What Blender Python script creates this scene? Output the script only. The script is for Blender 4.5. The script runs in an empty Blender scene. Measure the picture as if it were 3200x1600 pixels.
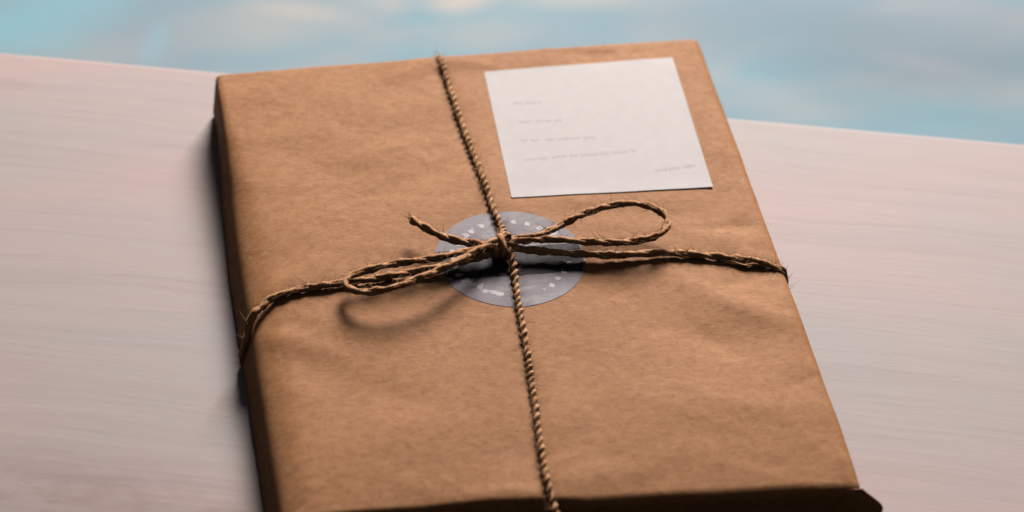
import bpy, bmesh, math, random
from mathutils import Vector, Matrix, noise

random.seed(7)
MM = 0.001
scene = bpy.context.scene
COL = scene.collection

# ------------------------------------------------------------------ camera
cam_d = bpy.data.cameras.new('camera')
cam_d.lens = 90.0
cam_d.sensor_width = 36.0
cam_d.clip_start = 0.02
cam_d.clip_end = 50.0
cam_d.dof.use_dof = True
cam_d.dof.focus_distance = 0.765
cam_d.dof.aperture_fstop = 9.0
cam = bpy.data.objects.new('camera', cam_d)
COL.objects.link(cam)
fw = Vector((0.15551044, 0.76299486, -0.62741959))
rt = Vector((0.98572224, -0.1613691, 0.04807996))
up = Vector((0.06456137, 0.62593838, 0.77719559))
M = Matrix((rt, up, -fw)).transposed().to_4x4()
M.translation = Vector((-0.120868, -0.591007, 0.507471))
cam.matrix_world = M
scene.camera = cam

# ------------------------------------------------------------------ world + light
world = bpy.data.worlds.new('World')
scene.world = world
world.use_nodes = True
bg = world.node_tree.nodes['Background']
bg.inputs[0].default_value = (1.0, 0.93, 0.90, 1)
bg.inputs[1].default_value = 0.025

ld = bpy.data.lights.new('window_light', 'AREA')
ld.shape = 'RECTANGLE'
ld.size = 0.56
ld.size_y = 0.52
ld.energy = 42.5
ld.color = (1.0, 0.94, 0.905)
lamp = bpy.data.objects.new('window_light', ld)
COL.objects.link(lamp)
lamp.location = (0.40, 1.31, 0.80)
lamp.rotation_euler = (Vector((0.0, 0.03, 0.0)) - lamp.location).to_track_quat('-Z', 'Y').to_euler()

scene.cycles.diffuse_bounces = 0
scene.view_settings.view_transform = 'Standard'
scene.view_settings.look = 'None'
scene.view_settings.exposure = 0.0
scene.view_settings.gamma = 1.0
scene.view_settings.use_curve_mapping = False

# ------------------------------------------------------------------ helpers
def tag(o, label=None, cat=None, kind=None, group=None):
    if label: o['label'] = label
    if cat: o['category'] = cat
    if kind: o['kind'] = kind
    if group: o['group'] = group
    return o

def mesh_obj(name, verts, faces, mat, parent=None, smooth=True):
    me = bpy.data.meshes.new(name)
    me.from_pydata([(x * MM, y * MM, z * MM) for x, y, z in verts], [], faces)
    if mat: me.materials.append(mat)
    if smooth:
        me.polygons.foreach_set('use_smooth', [True] * len(me.polygons))
    me.update()
    o = bpy.data.objects.new(name, me)
    COL.objects.link(o)
    if parent: o.parent = parent
    return o

def empty(name):
    o = bpy.data.objects.new(name, None)
    o.empty_display_size = 0.02
    COL.objects.link(o)
    return o

class NT:
    """small node-tree helper"""
    def __init__(self, name):
        self.m = bpy.data.materials.new(name)
        self.m.use_nodes = True
        self.t = self.m.node_tree
        self.b = self.t.nodes['Principled BSDF']
        self.co = self.t.nodes.new('ShaderNodeTexCoord').outputs['Object']
    def n(self, typ, **kw):
        nd = self.t.nodes.new(typ)
        for k, v in kw.items(): setattr(nd, k, v)
        return nd
    def link(self, a, b): self.t.links.new(a, b)
    def mapping(self, scale=(1, 1, 1), rot=(0, 0, 0), loc=(0, 0, 0), src=None):
        nd = self.n('ShaderNodeMapping')
        nd.inputs['Scale'].default_value = scale
        nd.inputs['Rotation'].default_value = rot
        nd.inputs['Location'].default_value = loc
        self.link(src or self.co, nd.inputs['Vector'])
        return nd.outputs[0]
    def noise(self, vec, scale, detail=4, rough=0.55, dist=0.0):
        nd = self.n('ShaderNodeTexNoise')
        nd.inputs['Scale'].default_value = scale
        nd.inputs['Detail'].default_value = detail
        nd.inputs['Roughness'].default_value = rough
        nd.inputs['Distortion'].default_value = dist
        self.link(vec, nd.inputs['Vector'])
        return nd.outputs['Fac']
    def ramp(self, fac, stops):
        nd = self.n('ShaderNodeValToRGB')
        el = nd.color_ramp.elements
        while len(el) < len(stops): el.new(0.5)
        for e, (p, c) in zip(el, stops):
            e.position = p
            e.color = (c, c, c, 1) if isinstance(c, (int, float)) else (*c, 1)
        self.link(fac, nd.inputs[0])
        return nd.outputs[0]
    def mix(self, fac, a, b, mode='MIX'):
        nd = self.n('ShaderNodeMix', data_type='RGBA', blend_type=mode)
        for sock, v in ((nd.inputs[0], fac), (nd.inputs[6], a), (nd.inputs[7], b)):
            if isinstance(v, (int, float)): sock.default_value = v
            elif isinstance(v, tuple): sock.default_value = (*v, 1)
            else: self.link(v, sock)
        return nd.outputs[2]
    def math(self, op, a, b=0.0):
        nd = self.n('ShaderNodeMath', operation=op)
        for sock, v in ((nd.inputs[0], a), (nd.inputs[1], b)):
            if isinstance(v, (int, float)): sock.default_value = v
            else: self.link(v, sock)
        return nd.outputs[0]
    def bump(self, h, dist, strength=1.0, normal=None):
        nd = self.n('ShaderNodeBump')
        nd.inputs['Strength'].default_value = strength
        nd.inputs['Distance'].default_value = dist
        self.link(h, nd.inputs['Height'])
        if normal: self.link(normal, nd.inputs['Normal'])
        return nd.outputs[0]
    def done(self, color=None, rough=0.6, spec=0.3, normal=None):
        if color is not None:
            if isinstance(color, tuple): self.b.inputs['Base Color'].default_value = (*color, 1)
            else: self.link(color, self.b.inputs['Base Color'])
        if isinstance(rough, (int, float)): self.b.inputs['Roughness'].default_value = rough
        else: self.link(rough, self.b.inputs['Roughness'])
        self.b.inputs['Specular IOR Level'].default_value = spec
        if normal: self.link(normal, self.b.inputs['Normal'])
        return self.m

# ------------------------------------------------------------------ materials
def mat_kraft():
    k = NT('kraft_paper')
    big = k.noise(k.mapping((1, 1, 1)), 22, 3, 0.6, 0.4)
    mott = k.noise(k.mapping((0.8, 1, 1), (0, 0, 0.5)), 400, 5, 0.75, 0.4)
    fib = k.noise(k.mapping((0.22, 1, 1), (0, 0, 0.10), (0, 0, 0)), 1300, 3, 0.7)
    fib2 = k.noise(k.mapping((1, 0.25, 1), (0, 0, 0.6)), 1100, 3, 0.7)
    spk = k.noise(k.mapping((0.6, 1, 1), (0, 0, -0.3)), 620, 2, 0.5)
    c = k.ramp(big, [(0.28, (0.425, 0.185, 0.075)), (0.72, (0.61, 0.295, 0.134))])
    c = k.mix(0.55, c, k.ramp(mott, [(0.36, (0.42, 0.180, 0.072)), (0.64, (0.65, 0.325, 0.152))]))
    c = k.mix(k.ramp(spk, [(0.58, 0.0), (0.78, 0.55)]), c, (0.31, 0.132, 0.052))
    c = k.mix(k.ramp(fib, [(0.54, 0.0), (0.74, 0.5)]), c, (0.68, 0.395, 0.225))
    c = k.mix(k.ramp(fib2, [(0.57, 0.0), (0.76, 0.45)]), c, (0.36, 0.160, 0.066))
    h = k.math('ADD', k.math('MULTIPLY', mott, 0.55), k.math('ADD', k.math('MULTIPLY', fib, 0.22), k.math('MULTIPLY', fib2, 0.18)))
    n = k.bump(h, 0.00022, 0.8)
    return k.done(c, 0.64, 0.10, n)

def mat_table():
    k = NT('whitewashed_wood')
    # grain runs along the table's back edge (object X)
    warp = k.noise(k.mapping((2.0, 6, 1)), 3.0, 3, 0.5)
    wm = k.n('ShaderNodeCombineXYZ')
    k.link(k.math('MULTIPLY', warp, 0.02), wm.inputs[1])
    add = k.n('ShaderNodeVectorMath', operation='ADD')
    k.link(k.co, add.inputs[0]); k.link(wm.outputs[0], add.inputs[1])
    # a knot: grain bends round it
    g1 = k.noise(k.mapping((0.05, 1, 1), src=add.outputs[0]), 130, 5, 0.62, 0.6)
    g2 = k.noise(k.mapping((0.035, 1, 1), src=add.outputs[0]), 420, 4, 0.65)
    blot = k.noise(k.mapping((0.45, 1, 1)), 14, 4, 0.6, 0.6)
    speck = k.noise(k.co, 900, 2, 0.6)
    c = k.ramp(blot, [(0.34, (0.555, 0.492, 0.475)), (0.66, (0.675, 0.495, 0.462))])
    c = k.mix(k.ramp(g1, [(0.48, 0.0), (0.74, 0.32)]), c, (0.47, 0.375, 0.362))
    c = k.mix(k.ramp(g2, [(0.52, 0.0), (0.76, 0.32)]), c, (0.430, 0.345, 0.335))
    c = k.mix(k.ramp(speck, [(0.60, 0.0), (0.80, 0.35)]), c, (0.46, 0.40, 0.39))
    # worn brownish knots in the wood, where the whitewash is thin
    for (x, y, rx, ry, amt) in KNOTS:
        mp = k.mapping((1 / rx, 1 / ry, 0), (0, 0, 0), (-x / rx, -y / ry, 0))
        ln = k.n('ShaderNodeVectorMath', operation='LENGTH')
        k.link(mp, ln.inputs[0])
        dist = ln.outputs['Value']
        wob = k.math('ADD', dist, k.math('MULTIPLY', k.noise(k.mapping((0.5, 1, 1)), 70, 4, 0.65), 2.2))
        rings = k.math('SINE', k.math('MULTIPLY', wob, 8.0))
        mask = k.ramp(k.math('MULTIPLY', dist, 0.5), [(0.15, 1.0), (0.62, 0.0)])
        f = k.math('MULTIPLY', mask, k.ramp(rings, [(0.0, 0.55), (1.0, 1.0)]))
        c = k.mix(k.math('MULTIPLY', f, amt), c, (0.36, 0.235, 0.205))
    h = k.math('ADD', k.math('MULTIPLY', g1, 0.7), k.math('MULTIPLY', g2, 0.5))
    h = k.math('ADD', h, k.math('MULTIPLY', speck, 0.25))
    n = k.bump(h, 0.00012, 0.7)
    return k.done(c, 0.6, 0.2, n)

def mat_floor():
    k = NT('painted_floor')
    m = k.mapping((1, 1, 1), (0, 0, 0.30))
    warpn = k.noise(k.mapping((1.0, 2.4, 1), (0, 0, 0.3)), 4.2, 2, 0.45, 0.5)
    n1 = k.noise(k.mapping((1.0, 3.2, 1), (0, 0, 0.42), (0.35, 0.1, 0)), 7.0, 3, 0.5, 1.0)
    n2 = k.noise(k.mapping((1.0, 2.0, 1), (0, 0, 0.15), (1.7, 0.6, 0)), 6.0, 2, 0.5, 0.3)
    c = k.ramp(n1, [(0.30, (0.27, 0.50, 0.60)), (0.45, (0.34, 0.52, 0.60)),
                    (0.58, (0.44, 0.54, 0.58)), (0.74, (0.54, 0.58, 0.58))])
    c = k.mix(k.ramp(n2, [(0.42, 0.0), (0.66, 0.55)]), c, (0.42, 0.47, 0.54))
    # broad painted patches: pale cream ones to the left, grey-blue to the right
    for (x, y, rx, ry, rot, col, amt) in PATCHES:
        mp = k.n('ShaderNodeMapping', vector_type='TEXTURE')
        mp.inputs['Location'].default_value = (x, y, 0)
        mp.inputs['Rotation'].default_value = (0, 0, rot)
        mp.inputs['Scale'].default_value = (rx, ry, 1)
        k.link(k.co, mp.inputs['Vector'])
        ln = k.n('ShaderNodeVectorMath', operation='LENGTH')
        k.link(mp.outputs[0], ln.inputs[0])
        d = k.math('ADD', ln.outputs['Value'], k.math('MULTIPLY', k.math('SUBTRACT', warpn, 0.5), 0.9))
        mask = k.ramp(d, [(0.30, amt), (1.0, 0.0)])
        c = k.mix(mask, c, col)
    c = k.mix(1.0, c, (0.62, 0.62, 0.62), 'MULTIPLY')
    return k.done(c, 0.7, 0.2)

KNOTS = []
PATCHES = []

def mat_plain(name, col, rough=0.6, spec=0.3, nscale=None, namp=0.1, bump=0.0):
    k = NT(name)
    if nscale:
        f = k.noise(k.co, nscale, 3, 0.6)
        lo = tuple(v * (1 - namp) for v in col); hi = tuple(min(1, v * (1 + namp)) for v in col)
        c = k.ramp(f, [(0.3, lo), (0.7, hi)])
        n = k.bump(f, bump, 0.6) if bump else None
        return k.done(c, rough, spec, n)
    return k.done(col, rough, spec)

def mat_twine():
    k = NT('jute_twine')
    a = k.noise(k.co, 330, 3, 0.6)
    b = k.noise(k.co, 2200, 3, 0.7)
    c = k.ramp(a, [(0.3, (0.62, 0.270, 0.108)), (0.7, (0.96, 0.540, 0.275))])
    c = k.mix(k.ramp(b, [(0.52, 0.0), (0.75, 0.5)]), c, (0.34, 0.115, 0.040))
    n = k.bump(b, 0.0002, 0.8)
    k.b.inputs['Sheen Weight'].default_value = 0.35
    k.b.inputs['Sheen Tint'].default_value = (1.0, 0.6, 0.36, 1)
    return k.done(c, 0.75, 0.2, n)

T0 = 5.4      # height of the table top (mm)
def mat_sticker():
    k = NT('grey_sticker_foil')
    st = k.noise(k.mapping((0.25, 1, 1), (0, 0, 0.5)), 330, 3, 0.6)
    bl = k.noise(k.co, 110, 3, 0.6)
    c = k.ramp(bl, [(0.3, (0.225, 0.180, 0.200)), (0.7, (0.355, 0.310, 0.335))])
    c = k.mix(k.ramp(st, [(0.52, 0.0), (0.72, 0.6)]), c, (0.50, 0.45, 0.47))
    return k.done(c, 0.55, 0.15)

# ------------------------------------------------------------------ the setting
# table: its back edge runs from (-153,155) to (188,68) mm; grain parallel to it
EDGE_A = Vector((-152.7, 147.3)); EDGE_B = Vector((185.0, 61.5))
tdir = (EDGE_B - EDGE_A).normalized()
tang = math.atan2(tdir.y, tdir.x)
tmid = (EDGE_A + EDGE_B) / 2
def table_local(x, y):           # world mm -> table object metres
    d = Vector((x, y)) - tmid
    return (d.dot(tdir) * MM, d.dot(Vector((-tdir.y, tdir.x))) * MM)
for (x, y, rx, ry, amt) in ((-128, -72, 0.016, 0.007, 0.30), (-150, -88, 0.080, 0.040, 0.6),
                            (-95, -92, 0.045, 0.012, 0.5), (-150, 128, 0.010, 0.004, 0.2)):
    lx, ly = table_local(x, y)
    KNOTS.append((lx, ly, rx, ry, amt))
bm = bmesh.new()
bmesh.ops.create_cube(bm, size=1.0)
for v in bm.verts:
    v.co = Vector((v.co.x * 1.5, v.co.y * 0.75 - 0.375, v.co.z * 0.028 - 0.014 + T0 * MM))
bmesh.ops.bevel(bm, geom=bm.edges[:], offset=0.0022, segments=3, affect='EDGES', profile=0.6)
me = bpy.data.meshes.new('table_top'); bm.to_mesh(me); bm.free()
me.materials.append(mat_table())
table = bpy.data.objects.new('wooden_table', me)
COL.objects.link(table)
table.location = (tmid.x * MM, tmid.y * MM, 0)
table.rotation_euler = (0, 0, tang)
tag(table, 'pale whitewashed wooden table top under the brown paper parcel', 'table')

# floor far below the table edge: painted in soft blue and cream
CREAM = (0.80, 0.69, 0.60); PALE = (0.55, 0.58, 0.57); SKY = (0.34, 0.68, 0.79); LILAC = (0.31, 0.40, 0.46); TEAL = (0.28, 0.47, 0.55)
BLUE = (0.29, 0.43, 0.51)
PATCHES += [
    (-0.165, 0.850, 0.090, 0.06, 0.2, SKY, 1.0),
    (-0.010, 0.822, 0.085, 0.050, 0.1, PALE, 0.95),
    (0.020, 0.846, 0.055, 0.011, -0.30, CREAM, 0.65),
    (-0.083, 0.810, 0.016, 0.045, -0.3, SKY, 0.70),
    (0.125, 0.848, 0.030, 0.016, 0.2, CREAM, 0.95),
    (0.215, 0.845, 0.060, 0.012, 0.1, CREAM, 0.55),
    (0.130, 0.805, 0.050, 0.030, 0.2, PALE, 0.7),
    (0.235, 0.815, 0.045, 0.026, 0.2, TEAL, 0.55),
    (0.330, 0.800, 0.13, 0.07, 0.0, BLUE, 0.9),
    (0.450, 0.750, 0.16, 0.09, 0.0, LILAC, 1.0),
    (0.425, 0.745, 0.055, 0.010, -0.45, (0.47, 0.48, 0.53), 0.7),
    (0.420, 0.690, 0.13, 0.024, -0.35, TEAL, 0.9),
    (0.500, 0.790, 0.03, 0.015, 0.1, (0.55, 0.52, 0.52), 0.6),
]
floor = mesh_obj('floor', [(-3000, -2000, -450), (3500, -2000, -450), (3500, 4500, -450), (-3000, 4500, -450)],
                 [(0, 1, 2, 3)], mat_floor(), smooth=False)
tag(floor, kind='structure')

# ------------------------------------------------------------------ parcel
KRAFT = mat_kraft()
H = 22.4
QUAD = ((-82.4, 103.2), (82.0, 110.2), (80.2, -108.8), (-78.2, -103.6))    # back-left, back-right, front-right, front-left
def quad(u, v):                  # u, v in -1..1
    a, b = (u + 1) / 2, (v + 1) / 2
    bl, br, fr, fl = [Vector(q) for q in QUAD]
    p = fl.lerp(fr, a).lerp(bl.lerp(br, a), b)
    return p.x, p.y

def ridged(p, sc, off):
    q = Vector((p[0] * sc + off, p[1] * sc - off * 0.7, off * 1.3))
    return 1.0 - 2.0 * abs(noise.noise(q))

DENTS = (  # x, y, radius x, radius y, depth mm : small crumples in the paper
    (73, 7, 5, 2.2, -0.55), (68, 2, 4, 2, 0.4), (76, -1, 3, 2, 0.4), (63, 6, 7, 1.6, -0.15),
    (54, 103, 12, 2.2, -0.10), (44, 105, 8, 2.0, 0.08), (68, -34, 16, 9, 0.35), (60, -46, 22, 7, -0.3),
    (-18, -96, 24, 6, 0.5), (12, -97, 26, 8, -0.35), (-40, -60, 30, 18, -0.3), (-2, 40, 14, 10, 0.25),
    (-70, -25, 6, 3.0, -0.35), (-70, -12, 7, 2.5, 0.25), (-7, 96, 5, 4, -0.35),
)
LIE = (   # where the twine presses on the paper
    ((-7.8, 106), (-6.8, 80), (-4.8, 49), (-3.0, 22), (-2, 8)), ((-1.4, -8), (-2.6, -26), (-4.5, -59), (-6.8, -100), (-6.5, -107)),
    ((-81, -18), (-74.7, -13), (-60, -9.8), (-45, -9)), ((34, -6.3), (44, -5.8), (58, -8), (74.6, -12.3), (80, -14.5)))
FINE = ()
_r = random.Random(21)
for (cx, cy, sp, n, ln) in ((72, 3, 9, 9, 12), (70, -26, 10, 6, 18), (-70, -18, 10, 7, 14), (-6, -98, 16, 7, 14), (-8, 98, 12, 5, 12), (50, 103, 16, 5, 12),
                            (70, -98, 10, 6, 14), (-70, 92, 10, 4, 14), (-72, -92, 10, 6, 16), (24, -30, 18, 5, 20), (-40, 30, 26, 6, 22), (40, -60, 26, 6, 22), (-40, -60, 26, 6, 22)):
    for _ in range(n):
        x, y, a = _r.gauss(cx, sp * 0.6), _r.gauss(cy, sp * 0.6), _r.uniform(-0.9, 0.9) + (math.pi if _r.random() < 0.5 else 0)
        l = _r.uniform(0.4, 1.0) * ln
        FINE += ((x, y, x + l * math.cos(a), y + l * math.sin(a), _r.uniform(0.8, 1.7), _r.choice((-1, 1)) * _r.uniform(0.05, 0.13)),)
CREASES = (  # x0, y0, x1, y1, half width, height : soft folds in the paper
    (46, -16, 79, -44, 4.5, 0.55), (30, -24, 70, -60, 7, -0.45), (74, -10, 52, 8, 3, 0.30), (80, -12, 60, -22, 3, -0.25),
    (-80, -14, -56, 6, 4, 0.40), (-80, -24, -52, -44, 4.5, 0.40), (-72, -34, -40, -66, 8, -0.4),
    (-6, -104, -34, -99, 3, 0.55), (-5, -100, 30, -94, 5, 0.35), (-6, -92, 18, -72, 5, -0.3),
    (-8, 104, 14, 94, 3, 0.25), (-9, 104, -32, 92, 4, 0.35), (20, 104, 62, 102, 2.6, -0.10), (40, 106, 58, 104, 2.0, 0.08),
    (-60, 92, -20, 70, 9, 0.35), (-70, 60, -30, 30, 10, -0.4), (-12, 60, -50, 52, 4, 0.25), (-10, 46, -44, 30, 5, -0.25),
    (10, 18, 60, 16, 4, -0.3), (24, -70, 74, -78, 8, 0.35), (-60, -80, -20, -70, 8, 0.3), (62, 20, 78, 60, 4, 0.25)) + FINE
def seg_dist(px, py, x0, y0, x1, y1):
    dx, dy = x1 - x0, y1 - y0
    t = max(0.0, min(1.0, ((px - x0) * dx + (py - y0) * dy) / (dx * dx + dy * dy)))
    return math.hypot(px - x0 - t * dx, py - y0 - t * dy), t
def smooth(e0, e1, x):
    t = max(0.0, min(1.0, (x - e0) / (e1 - e0)))
    return t * t * (3 - 2 * t)
def relief(x, y):
    """height of the wrinkled paper over the flat parcel top (mm)"""
    z = 0.55 * noise.noise(Vector((x * 0.018, y * 0.016, 3.1)))
    z += 0.22 * noise.noise(Vector((x * 0.05, y * 0.06, 7.7)))
    r = ridged((x + 0.25 * y, y), 0.035, 11.0)
    z += 0.16 * max(0.0, r - 0.55) / 0.45
    z += 0.025 * noise.noise(Vector((x * 0.22, y * 0.3, 1.7)))
    for (dx, dy, rx, ry, d) in DENTS:
        q = ((x - dx) / rx) ** 2 + ((y - dy) / ry) ** 2
        if q < 6: z += d * math.exp(-q)
    wob = 3.0 * noise.noise(Vector((x * 0.05, y * 0.05, 5.5)))
    for (x0, y0, x1, y1, w, h) in CREASES:
        d, t = seg_dist(x + wob, y + wob, x0, y0, x1, y1)
        if d < 3 * w:
            z += h * 1.3 * math.exp(-(d / w) ** 2) * math.sin(math.pi * (0.12 + 0.8 * t))
    # the label is stuck on a flat patch, the sticker on another
    m = smooth(-5, 4, min(x - 4.5, 69.5 - x, y - 26.5, 97 - y))
    z *= 1.0 - 0.92 * m
    m = smooth(27, 20, math.hypot(x + 1.2, y + 2.0))
    z *= 1.0 - 0.8 * m
    dm = 99.0
    for pl in LIE:
        for (p, q) in zip(pl, pl[1:]):
            d, t = seg_dist(x, y, p[0], p[1], q[0], q[1])
            dm = min(dm, d)
    if dm < 8: z -= 0.38 * math.exp(-(dm / 2.6) ** 2)
    z -= (0.4 + 1.7 * smooth(100, 10, y) if x < 0 else 0.5) * (abs(x) / 80) ** 5 + (1.9 if y < 0 else 0.2) * (abs(y) / 105) ** 6
    return z
def topz(x, y):
    return H + relief(x, y)

def spaced(half, step, fine):
    a = []
    t = 0.0
    f = 0
    while t < half * 0.98:
        a.append(-half + t)
        t += fine if t < 7 else step
    a = [v for v in a if v < -step * 0.4]
    return a + [0.0] + [-v for v in reversed(a)]

def build_body():
    X = spaced(80, 1.3, 0.5); Y = spaced(105, 1.3, 0.5); Z = [T0 + i / 16 * (H - T0) for i in range(17)]
    nx, ny, nz = len(X), len(Y), len(Z)
    idx = {}
    verts = []
    RXR, RYF, RYB, RZB = 3.0, 3.0, 0.8, 1.5
    def vert(i, j, k):
        key = (i, j, k)
        if key in idx: return idx[key]
        x, y, z = X[i], Y[j], Z[k]
        roll = 0.25 + 0.75 * smooth(100, 10, y)          # the left edge rolls over more and more towards the front
        RXL, RZT = 9.0 * roll, (5.6 * roll if x < 0 else 3.0)
        rx = RXL if x < 0 else RXR
        RY = RYF if y < 0 else RYB
        ix = max(-80 + RXL, min(80 - RXR, x)); iy = max(-105 + RYF, min(105 - RYB, y))
        iz = max(T0 + RZB, min(H - RZT, z))
        rz = RZT if z > (H + T0) / 2 else RZB
        d = Vector(((x - ix) / rx, (y - iy) / RY, (z - iz) / rz))
        if d.length > 1e-6: d.normalize()
        ax, ay, az = abs(d.x), abs(d.y), abs(d.z)
        px, py, pz = ix + d.x * rx, iy + d.y * RY, iz + d.z * rz
        # side bulges: the wrapped pages swell out, most to the left
        t = max(0.0, min(1.0, (H - pz) / (H - T0)))
        prof = t
        qx, qy = quad(px / 80, py / 105)
        ed = max(0.0, abs(px) / 80 - 0.90) / 0.10
        qx += (-4.6 * roll if px < 0 else 0.8) * prof * min(1.0, ed * 1.3) ** 2
        edy = max(0.0, abs(py) / 105 - 0.93) / 0.07
        qy += (0.8 if py > 0 else -0.8) * prof * edy ** 2
        w = (pz - T0) / (H - T0)
        qz = pz + relief(qx, qy) * w ** 2
        # dents on the vertical faces
        sx = 0.35 * noise.noise(Vector((3.0, qy * 0.05, pz * 0.12)))
        qx += sx * ed
        qy += 0.4 * noise.noise(Vector((qx * 0.05, 9.0, pz * 0.12))) * edy
        idx[key] = len(verts)
        verts.append((qx, qy, max(qz, T0 + 0.05)))
        return idx[key]
    faces = []
    for i in range(nx - 1):
        for j in range(ny - 1):
            faces.append((vert(i, j, nz - 1), vert(i + 1, j, nz - 1), vert(i + 1, j + 1, nz - 1), vert(i, j + 1, nz - 1)))
            faces.append((vert(i, j, 0), vert(i, j + 1, 0), vert(i + 1, j + 1, 0), vert(i + 1, j, 0)))
    for i in range(nx - 1):
        for k in range(nz - 1):
            faces.append((vert(i, 0, k), vert(i + 1, 0, k), vert(i + 1, 0, k + 1), vert(i, 0, k + 1)))
            faces.append((vert(i, ny - 1, k), vert(i, ny - 1, k + 1), vert(i + 1, ny - 1, k + 1), vert(i + 1, ny - 1, k)))
    for j in range(ny - 1):
        for k in range(nz - 1):
            faces.append((vert(0, j, k), vert(0, j, k + 1), vert(0, j + 1, k + 1), vert(0, j + 1, k)))
            faces.append((vert(nx - 1, j, k), vert(nx - 1, j + 1, k), vert(nx - 1, j + 1, k + 1), vert(nx - 1, j, k + 1)))
    return verts, faces

parcel = empty('parcel')
tag(parcel, 'flat brown kraft paper parcel lying on the pale wooden table', 'parcel')
v, f = build_body()
mesh_obj('wrapping_paper', v, f, KRAFT, parcel)

def sheet(name, grid, thick, mat, parent, smooth=True):
    """closed thin sheet from a rectangular grid of points (rows of (x,y,z)), thickness along -normal"""
    R, C = len(grid), len(grid[0])
    V = []
    nrm = []
    for r in range(R):
        for c in range(C):
            a = Vector(grid[min(r + 1, R - 1)][c]) - Vector(grid[max(r - 1, 0)][c])
            b = Vector(grid[r][min(c + 1, C - 1)]) - Vector(grid[r][max(c - 1, 0)])
            n = b.cross(a)
            nrm.append(n.normalized() if n.length > 1e-9 else Vector((0, 0, 1)))
    top = [tuple(grid[r][c]) for r in range(R) for c in range(C)]
    bot = [tuple(Vector(p) - n * thick) for p, n in zip(top, nrm)]
    V = top + bot
    N = R * C
    F = []
    for r in range(R - 1):
        for c in range(C - 1):
            a = r * C + c
            F.append((a, a + 1, a + C + 1, a + C))
            F.append((N + a, N + a + C, N + a + C + 1, N + a + 1))
    def side(a, b):
        k = len(V)
        V.extend((V[b], V[a], V[N + a], V[N + b]))
        F.append((k, k + 1, k + 2, k + 3))
    for c in range(C - 1): side(c, c + 1); side((R - 1) * C + c + 1, (R - 1) * C + c)
    for r in range(R - 1): side((r + 1) * C, r * C); side(r * C + C - 1, (r + 1) * C + C - 1)
    return mesh_obj(name, V, F, mat, parent, smooth)

# folded ends of the wrapping: a flap over each short end, its corner ear sticking out
def end_flap(sign, ear):
    rows = []
    NR, NC = 14, 90
    for r in range(NR + 1):
        t = r / NR                                   # 0 table .. 1 upper edge
        row = []
        for c in range(NC + 1):
            s = c / NC
            u = -1 + 2 * s
            inset = 1.0 - 0.012 * t
            x, y = quad(u * inset, sign)
            z = T0 + 0.4 + t * (H - T0 - 3.6)
            out = -0.9 + 2.2 * (1 - t) + 0.10 * noise.noise(Vector((x * 0.06, t * 3, 5.0)))
            e = smooth(0.86, 1.0, u)                  # the pinched fold at the right-hand corner
            fl = smooth(0.0, 7.5, H - 1.5 - z) * (0.75 + 0.25 * smooth(T0, 14, z))
            x += ear * e * fl
            out += 0.25 * ear * e * fl
            row.append((x, y + sign * out, z))
        rows.append(row if sign < 0 else row[::-1])
    return sheet('end_flap', rows, 0.35, KRAFT, parcel)
end_flap(-1, 6.5)
end_flap(1, 0.8)

# shipping label, conforming to the paper, its lower right corner a little lifted
LABEL = mat_plain('white_label_paper', (0.755, 0.695, 0.675), 0.7, 0.15, 260, 0.025)
INK = mat_plain('faint_grey_ink', (0.58, 0.53, 0.53), 0.7, 0.2)
LQ = [Vector(p) for p in ((5.8, 95.6), (70.4, 98.6), (67.9, 26.2), (3.8, 27.0))]
def lab(s, t):                   # s right, t up : 0..1
    p = LQ[3].lerp(LQ[2], s).lerp(LQ[0].lerp(LQ[1], s), t)
    lift = 0.15 * max(0.0, s - 0.55) / 0.45 * max(0.0, 0.5 - t) / 0.5 + 0.10 * max(0.0, 0.08 - t) / 0.08 + 0.10 * max(0, s - .94) / .06
    return Vector((p.x, p.y, H + relief(p.x, p.y) + 0.16 + lift))
rows = [[tuple(lab(c / 40, r / 44)) for c in range(41)] for r in range(45)]
card = sheet('shipping_label', rows, 0.10, LABEL, parcel)
card['label'] = 'white square paper label with faint grey writing, at the back right'

def ribbon(pts, w, V, F, lift=0.05, fn=None):
    """flat ink stroke along 2D points"""
    n = len(pts)
    base = len(V)
    for i, p in enumerate(pts):
        a = Vector(pts[max(i - 1, 0)]); b = Vector(pts[min(i + 1, n - 1)])
        d = (b - a)
        d = d.normalized() if d.length > 0 else Vector((1, 0))
        nrm = Vector((-d.y, d.x)) * w / 2
        for q in (Vector(p) - nrm, Vector(p) + nrm):
            z = fn(q.x, q.y)
            V.append((q.x, q.y, z + lift))
    for i in range(n - 1):
        a = base + i * 2
        F.append((a, a + 2, a + 3, a + 1))

def lab_xy(x, y):                # z of the label at world xy (inverse is near-affine)
    s = (x - 4.6) / 65.2; t = (y - 26.5) / 71
    s = max(0, min(1, s)); t = max(0, min(1, t))
    return lab(s, t).z
for (x0, y0, x1, y1, amp, w) in ((12.6, 76.9, 21.8, 76.5, 1.0, 0.5), (13.0, 66.5, 28.9, 66.1, 1.0, 0.5),
                                 (11.9, 56.2, 38.1, 55.8, 0.95, 0.5), (11.4, 46.2, 47.7, 47.3, 0.95, 0.5),
                                 (51.6, 36.4, 65.1, 37.8, 1.3, 0.5)):
    V, F = [], []
    L = math.hypot(x1 - x0, y1 - y0)
    t = 0.0
    while t < L - 0.6:           # illegible scribbled words
        wl = min(random.uniform(2.2, 5.5), L - t)
        pts = []
        s = 0.0
        sgn = 1
        while s < wl:
            k = (t + s) / L
            pts.append((x0 + (x1 - x0) * k, y0 + (y1 - y0) * k + sgn * amp * random.uniform(0.25, 1.0) * (1.5 if random.random() < 0.12 else 0.8)))
            sgn = -sgn
            s += random.uniform(0.35, 0.6)
        if len(pts) > 2: ribbon(pts, w, V, F, 0.02, lab_xy)
        t += wl + random.uniform(0.7, 1.3)
    mesh_obj('writing', V, F, INK, card, smooth=False)

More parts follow.
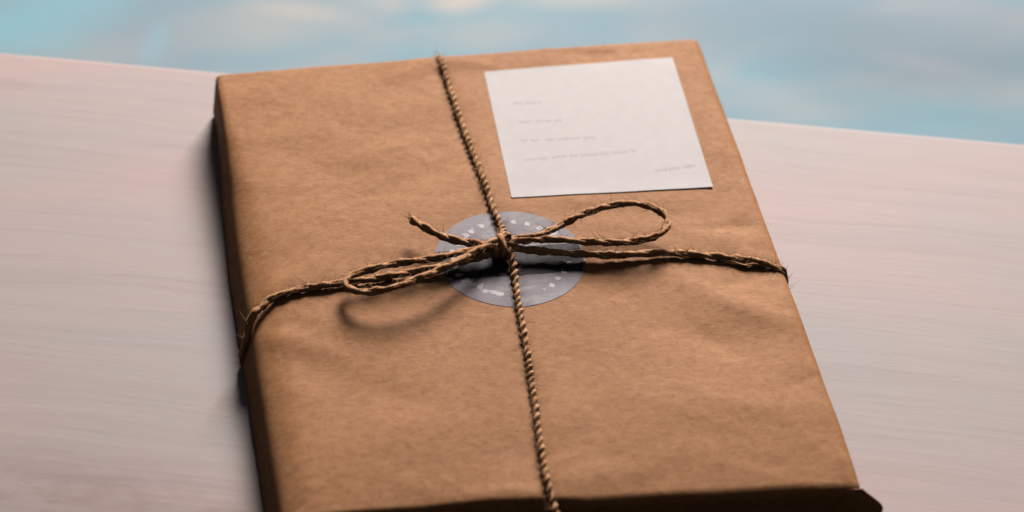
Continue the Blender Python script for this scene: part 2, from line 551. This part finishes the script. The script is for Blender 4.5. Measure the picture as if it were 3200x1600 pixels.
# round sticker under the knot
SILVER = mat_sticker()
PRINT = mat_plain('white_sticker_print', (0.74, 0.68, 0.69), 0.65, 0.15)
SC = Vector((-1.2, -2.0)); SR = 22.7
def stz(x, y):
    return H + relief(x, y) + 0.10
V, F = [(SC.x, SC.y, stz(SC.x, SC.y))], []
NA, NRr = 96, 10
for r in range(1, NRr + 1):
    for a in range(NA):
        th = a / NA * 2 * math.pi
        x, y = SC.x + SR * r / NRr * math.cos(th), SC.y + SR * r / NRr * math.sin(th)
        V.append((x, y, stz(x, y)))
for a in range(NA):
    b = (a + 1) % NA
    F.append((0, 1 + a, 1 + b))
    for r in range(1, NRr):
        F.append((1 + (r - 1) * NA + a, 1 + r * NA + a, 1 + r * NA + b, 1 + (r - 1) * NA + b))
o = len(V)                       # rim going down to the paper
for dz in (0.0, 0.12):
    for a in range(NA):
        th = a / NA * 2 * math.pi
        x, y = SC.x + SR * math.cos(th), SC.y + SR * math.sin(th)
        V.append((x, y, stz(x, y) - dz))
for a in range(NA):
    b = (a + 1) % NA
    F.append((o + a, o + NA + a, o + NA + b, o + b))
sticker = mesh_obj('round_sticker', V, F, SILVER, parcel)
sticker['label'] = 'round grey sticker with small pale printed marks under the knotted twine'

TWINESHADE = mat_plain('painted_twine_shade', (0.060, 0.050, 0.055), 0.6, 0.1, 500, 0.4)
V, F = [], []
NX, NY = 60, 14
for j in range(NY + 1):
    y = -8.5 + 13.5 * j / NY         # dark band across the middle, painting in the shadow of the twine
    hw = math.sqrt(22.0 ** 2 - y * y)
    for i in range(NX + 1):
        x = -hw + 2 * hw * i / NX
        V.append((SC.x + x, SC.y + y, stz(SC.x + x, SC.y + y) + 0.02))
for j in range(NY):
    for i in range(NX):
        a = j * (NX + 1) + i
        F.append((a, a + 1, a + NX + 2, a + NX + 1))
mesh_obj('shade_band', V, F, TWINESHADE, sticker)

def ring_pt(ang, rad):
    return (SC.x + rad * math.cos(ang), SC.y + rad * math.sin(ang))
# printing round the rim : worn, unreadable pale marks and dots, as in the photograph
V, F = [], []
def blot(ang, rad, w, h):
    c = Vector(ring_pt(math.radians(ang), rad))
    n = random.randrange(5, 8)
    b0 = len(V)
    t = math.radians(ang)
    for k in range(n):
        a = 2 * math.pi * k / n + random.uniform(-0.3, 0.3)
        u, v = w * math.cos(a) * random.uniform(0.6, 1.0), h * math.sin(a) * random.uniform(0.6, 1.0)
        x, y = c.x - math.sin(t) * u + math.cos(t) * v, c.y + math.cos(t) * u + math.sin(t) * v
        V.append((x, y, stz(x, y) + 0.02))
    F.append(tuple(range(b0, b0 + n)))
for a0, a1, step, w, h in ((112, 150, 7.5, 0.75, 1.3), (212, 256, 8, 0.8, 1.3), (284, 300, 8, 0.6, 1.0), (152, 205, 12, 0.6, 1.1), (318, 360, 13, 0.6, 1.0)):
    a = a0
    while a < a1:
        if random.random() < 0.8: blot(a + random.uniform(-1, 1), 17.4 + random.uniform(-0.6, 0.6), w * random.uniform(1.2, 2.2), h * random.uniform(1.0, 1.7))
        if random.random() < 0.5: blot(a + 3 + random.uniform(-1, 1), 17.4 + random.uniform(-1.2, 1.2), 0.3, 0.8)
        a += step
for ang in (78, 64, 50, 306):        # dots
    blot(ang, 17.4, 1.3, 1.3)
blot(36, 18, 1.8, 2.2)
mesh_obj('printed_marks', V, F, PRINT, sticker, smooth=False)

# ------------------------------------------------------------------ twine
TW = mat_twine()
def catmull(pts, per=10):
    P = [Vector(p) for p in pts]
    P = [P[0] * 2 - P[1]] + P + [P[-1] * 2 - P[-2]]
    out = []
    for i in range(1, len(P) - 2):
        for k in range(per):
            t = k / per
            a, b, c, d = P[i - 1], P[i], P[i + 1], P[i + 2]
            out.append(0.5 * ((2 * b) + (c - a) * t + (2 * a - 5 * b + 4 * c - d) * t * t + (3 * b - a - 3 * c + d) * t ** 3))
    out.append(P[-2])
    return out
def resample(path, step):
    out = [path[0]]
    acc = 0.0
    for a, b in zip(path, path[1:]):
        L = (b - a).length
        while acc + L >= step and L > 1e-9:
            a = a.lerp(b, (step - acc) / L)
            out.append(a.copy())
            L = (b - a).length
            acc = 0.0
        acc += L
    out.append(path[-1])
    return out
STRANDS = []
def twine_mesh(path, rad=1.2, pitch=6.5, tight=0.46, plies=2, ns=9, taper=False, jitter=0.15, seed=0.0):
    path = resample(path, 0.33)
    n = len(path)
    T = [(path[min(i + 1, n - 1)] - path[max(i - 1, 0)]).normalized() for i in range(n)]
    ref = Vector((0, 0, 1)) if abs(T[0].z) < 0.9 else Vector((1, 0, 0))
    N = [(ref - T[0] * ref.dot(T[0])).normalized()]
    for i in range(1, n):
        v = N[-1] - T[i] * N[-1].dot(T[i])
        N.append(v.normalized())
    V, F = [], []
    pr, po = rad * (1.02 - tight), rad * tight
    for p in range(plies):
        base = len(V)
        for i in range(n):
            s = i * 0.33
            B = T[i].cross(N[i])
            ph = 2 * math.pi * (s / pitch + p / plies) + 2.4 * noise.noise(Vector((s * 0.06, seed, 0))) + 0.35 * noise.noise(Vector((s * 0.4, seed, p)))
            k = 1.0 + jitter * 2.2 * noise.noise(Vector((s * 0.35, seed + 4, p * 3.1)))
            if taper:
                k *= min(1.0, 0.45 + 0.55 * min(s, (n - 1) * 0.33 - s) / 2.0) if taper == 2 else 1.0
            c = path[i] + (N[i] * math.cos(ph) + B * math.sin(ph)) * po * k
            for a in range(ns):
                th = 2 * math.pi * a / ns
                rr = pr * k * (1.0 + 0.08 * math.sin(3 * th + s * 1.3) + jitter * noise.noise(Vector((s * 0.9, a * 1.7, seed + p))))
                V.append(tuple(c + (N[i] * math.cos(th) + B * math.sin(th)) * rr))
        for i in range(n - 1):
            for a in range(ns):
                b = (a + 1) % ns
                F.append((base + i * ns + a, base + i * ns + b, base + (i + 1) * ns + b, base + (i + 1) * ns + a))
        F.append(tuple(base + a for a in reversed(range(ns))))
        F.append(tuple(base + (n - 1) * ns + a for a in range(ns)))
    STRANDS.append((path, rad))
    return V, F
twine = empty('twine')
tag(twine, 'brown jute twine crossed round the parcel and tied in a bow', 'twine')
def on_top(pts):                 # points lying on the paper: follow its relief
    return [(x, y, z + relief(x, y) * max(0, min(1, (28 - z) / 4)) if z > H else z) for x, y, z in pts]
seed = 0
def strand(name, pts, lie=True, **kw):
    global seed
    seed += 5.3
    V, F = twine_mesh(catmull(on_top(pts) if lie else pts), seed=seed, **kw)
    return mesh_obj(name, V, F, TW, twine)

strand('strand', [(-8.0, 108.2, T0 + 1), (-8.0, 108.0, 13), (-7.9, 107.6, 19.5), (-7.8, 104.6, 22.9), (-7.5, 99, 23.6), (-7.3, 93.0, 23.5), (-6.8, 80.5, 23.4), (-5.7, 62.8, 23.4),
                  (-4.8, 48.8, 23.4), (-3.7, 36.2, 23.4), (-2.9, 21.9, 23.5), (-2.0, 11.5, 24.0), (-2.4, 5.0, 25.8), (-3.5, 1.0, 26.6)], pitch=6.0)
strand('strand', [(-3.0, 0.5, 26.2), (-1.7, -3.0, 25.4), (-1.3, -7.0, 24.2), (-1.7, -14.0, 23.6), (-2.6, -25.9, 23.5), (-3.4, -42.0, 23.4), (-4.5, -59.2, 23.4),
                  (-5.7, -75.8, 23.4), (-6.7, -91.9, 23.5), (-6.8, -100.3, 23.5), (-6.5, -105.2, 22.6), (-6.2, -108.2, 19.5), (-6.2, -109.0, 12), (-6.2, -109.0, T0 + 1)], pitch=6.0)
strand('strand', [(-74.0, -23.4, T0 + 0.4), (-82.4, -23.2, T0 + 0.8), (-83.7, -22.9, 8.5), (-82.8, -22.2, 13.5), (-81.6, -20.6, 18.2), (-80.0, -18.6, 21.2), (-78.0, -16.0, 23.1), (-74.7, -13.2, 23.5),
                  (-67.4, -10.7, 23.5), (-60.3, -9.8, 23.6), (-53.1, -9.4, 23.7), (-44.8, -9.0, 23.9), (-30.3, -7.3, 24.2), (-11.9, -3.9, 24.9), (-4, -1.0, 25.4)], pitch=22.0, rad=1.22, tight=0.29)
strand('strand', [(-2, -0.6, 25.2), (5, -2.2, 25.0), (12.4, -3.8, 24.8), (21.9, -5.4, 24.5), (31.5, -6.3, 24.3), (44.0, -5.8, 24.0), (58.3, -8.0, 23.7),
                  (67.7, -10.2, 23.6), (74.6, -12.3, 23.4), (78.4, -14.0, 22.8), (80.6, -14.6, 20.6), (81.4, -14.8, 17), (81.6, -15, 11), (81.4, -15, T0 + 1)], pitch=22.0, rad=1.22, tight=0.29)
strand('strand', [(56.0, -7.6, 23.5), (61.0, -9.0, 23.3), (65.5, -11.6, 23.3), (69.5, -13.2, 23.3), (73.6, -13.2, 23.3), (77.0, -13.9, 22.9), (79.6, -14.9, 21.2), (80.9, -15.6, 17), (81.2, -16, T0 + 1)], pitch=12.0, rad=0.65)
strand('bow_loop', [(-3.0, -1.0, 26.4), (-7.4, -1.8, 26.9), (-16.8, -4.0, 27.4), (-24.3, -5.9, 27.6), (-32.7, -6.9, 27.6), (-41.2, -8.0, 27.4), (-47.9, -9.8, 27.0), (-51.8, -11.9, 26.6), (-52.8, -14.4, 26.6),
                    (-51.5, -17.2, 27.0), (-47.4, -20.0, 28.0), (-40.5, -20.7, 29.2), (-33.1, -18.3, 29.8), (-26.8, -15.3, 29.8), (-17.6, -9.1, 29.0), (-7.4, -1.3, 28.0), (-3.4, 1.0, 27.2)],
       lie=False, pitch=22.0, rad=1.18, tight=0.29)
strand('bow_loop', [(-4.5, 1.2, 26.6), (-0.2, 1.2, 27.0), (5.2, 1.1, 27.4), (10.7, 2.6, 27.9), (16.3, 5.7, 28.4), (22.3, 8.4, 29.0), (29.6, 11.0, 29.4), (36.6, 11.8, 29.6), (41.9, 10.6, 29.6),
                    (45.8, 7.9, 29.4), (47.7, 3.9, 29.0), (47.1, 0.5, 28.6), (44.0, -2.8, 28.4), (38.9, -4.5, 28.2), (31.5, -4.9, 28.0), (24.4, -3.7, 27.8), (12.7, -1.1, 27.6), (4.5, 0.2, 27.2), (-3.1, -0.3, 26.8)],
       lie=False, pitch=22.0, rad=1.18, tight=0.29)
strand('loose_end', [(-29.5, 12.1, 28.4), (-27.5, 9.4, 28.4), (-25.1, 7.3, 28.0), (-20.2, 3.7, 27.4), (-14.2, 1.1, 27.0), (-7.2, -0.5, 26.7), (-3.5, -0.6, 26.2)],
       lie=False, pitch=14.0, rad=1.32, tight=0.32)
# the knot : the twine wound twice round the crossing
pts = []
for k in range(0, 29):
    th = k / 28 * 2 * math.pi * 1.85 + 2.2
    pts.append((-6.4 + 4.8 * k / 28, -0.2 + 3.1 * math.cos(th), 25.9 + 2.4 * math.sin(th)))
strand('knot', pts, lie=False, pitch=14.0, rad=1.3, tight=0.30)

# loose fibres standing off the twine
rnd = random.Random(3)
V, F = [], []
def hair(p, d, L, r):
    bend = Vector((rnd.uniform(-1, 1), rnd.uniform(-1, 1), rnd.uniform(-0.6, 0.8))) * L * 0.35
    n = 5
    base = len(V)
    for i in range(n + 1):
        t = i / n
        c = p + d * L * t + bend * t * t
        rr = r * (1 - 0.75 * t)
        u = d.orthogonal().normalized(); w = d.cross(u).normalized()
        for a in range(3):
            th = a * 2.0944
            V.append(tuple(c + u * rr * math.cos(th) + w * rr * math.sin(th)))
    for i in range(n):
        for a in range(3):
            b = (a + 1) % 3
            F.append((base + i * 3 + a, base + i * 3 + b, base + (i + 1) * 3 + b, base + (i + 1) * 3 + a))
for path, rad in STRANDS:
    n = len(path)
    for _ in range(int(n * 0.33 * 2.4)):
        i = rnd.randrange(2, n - 2)
        t = (path[i + 1] - path[i - 1]).normalized()
        out = Vector((rnd.gauss(0, 1), rnd.gauss(0, 1), rnd.gauss(0.4, 0.8)))
        out = (out - t * out.dot(t)).normalized()
        d = (out * rnd.uniform(0.3, 1.0) + t * rnd.choice((-1, 1)) * rnd.uniform(0.4, 1.2)).normalized()
        hair(path[i] + out * rad * 0.8, d, rnd.uniform(1.0, 4.2), rnd.uniform(0.05, 0.10))
# frayed tip of the loose end
tip, td = Vector((-29.5, 12.1, 28.4)), Vector((-0.45, 0.86, 0.1)).normalized()
for _ in range(26):
    d = (td + Vector((rnd.gauss(0, .3), rnd.gauss(0, .3), rnd.gauss(0, .3)))).normalized()
    hair(tip + Vector((rnd.gauss(0, .45), rnd.gauss(0, .3), rnd.gauss(0, .45))), d, rnd.uniform(1.0, 4.0), 0.09)
fib = mesh_obj('fibres', V, F, TW, twine)
fib['kind'] = 'stuff'
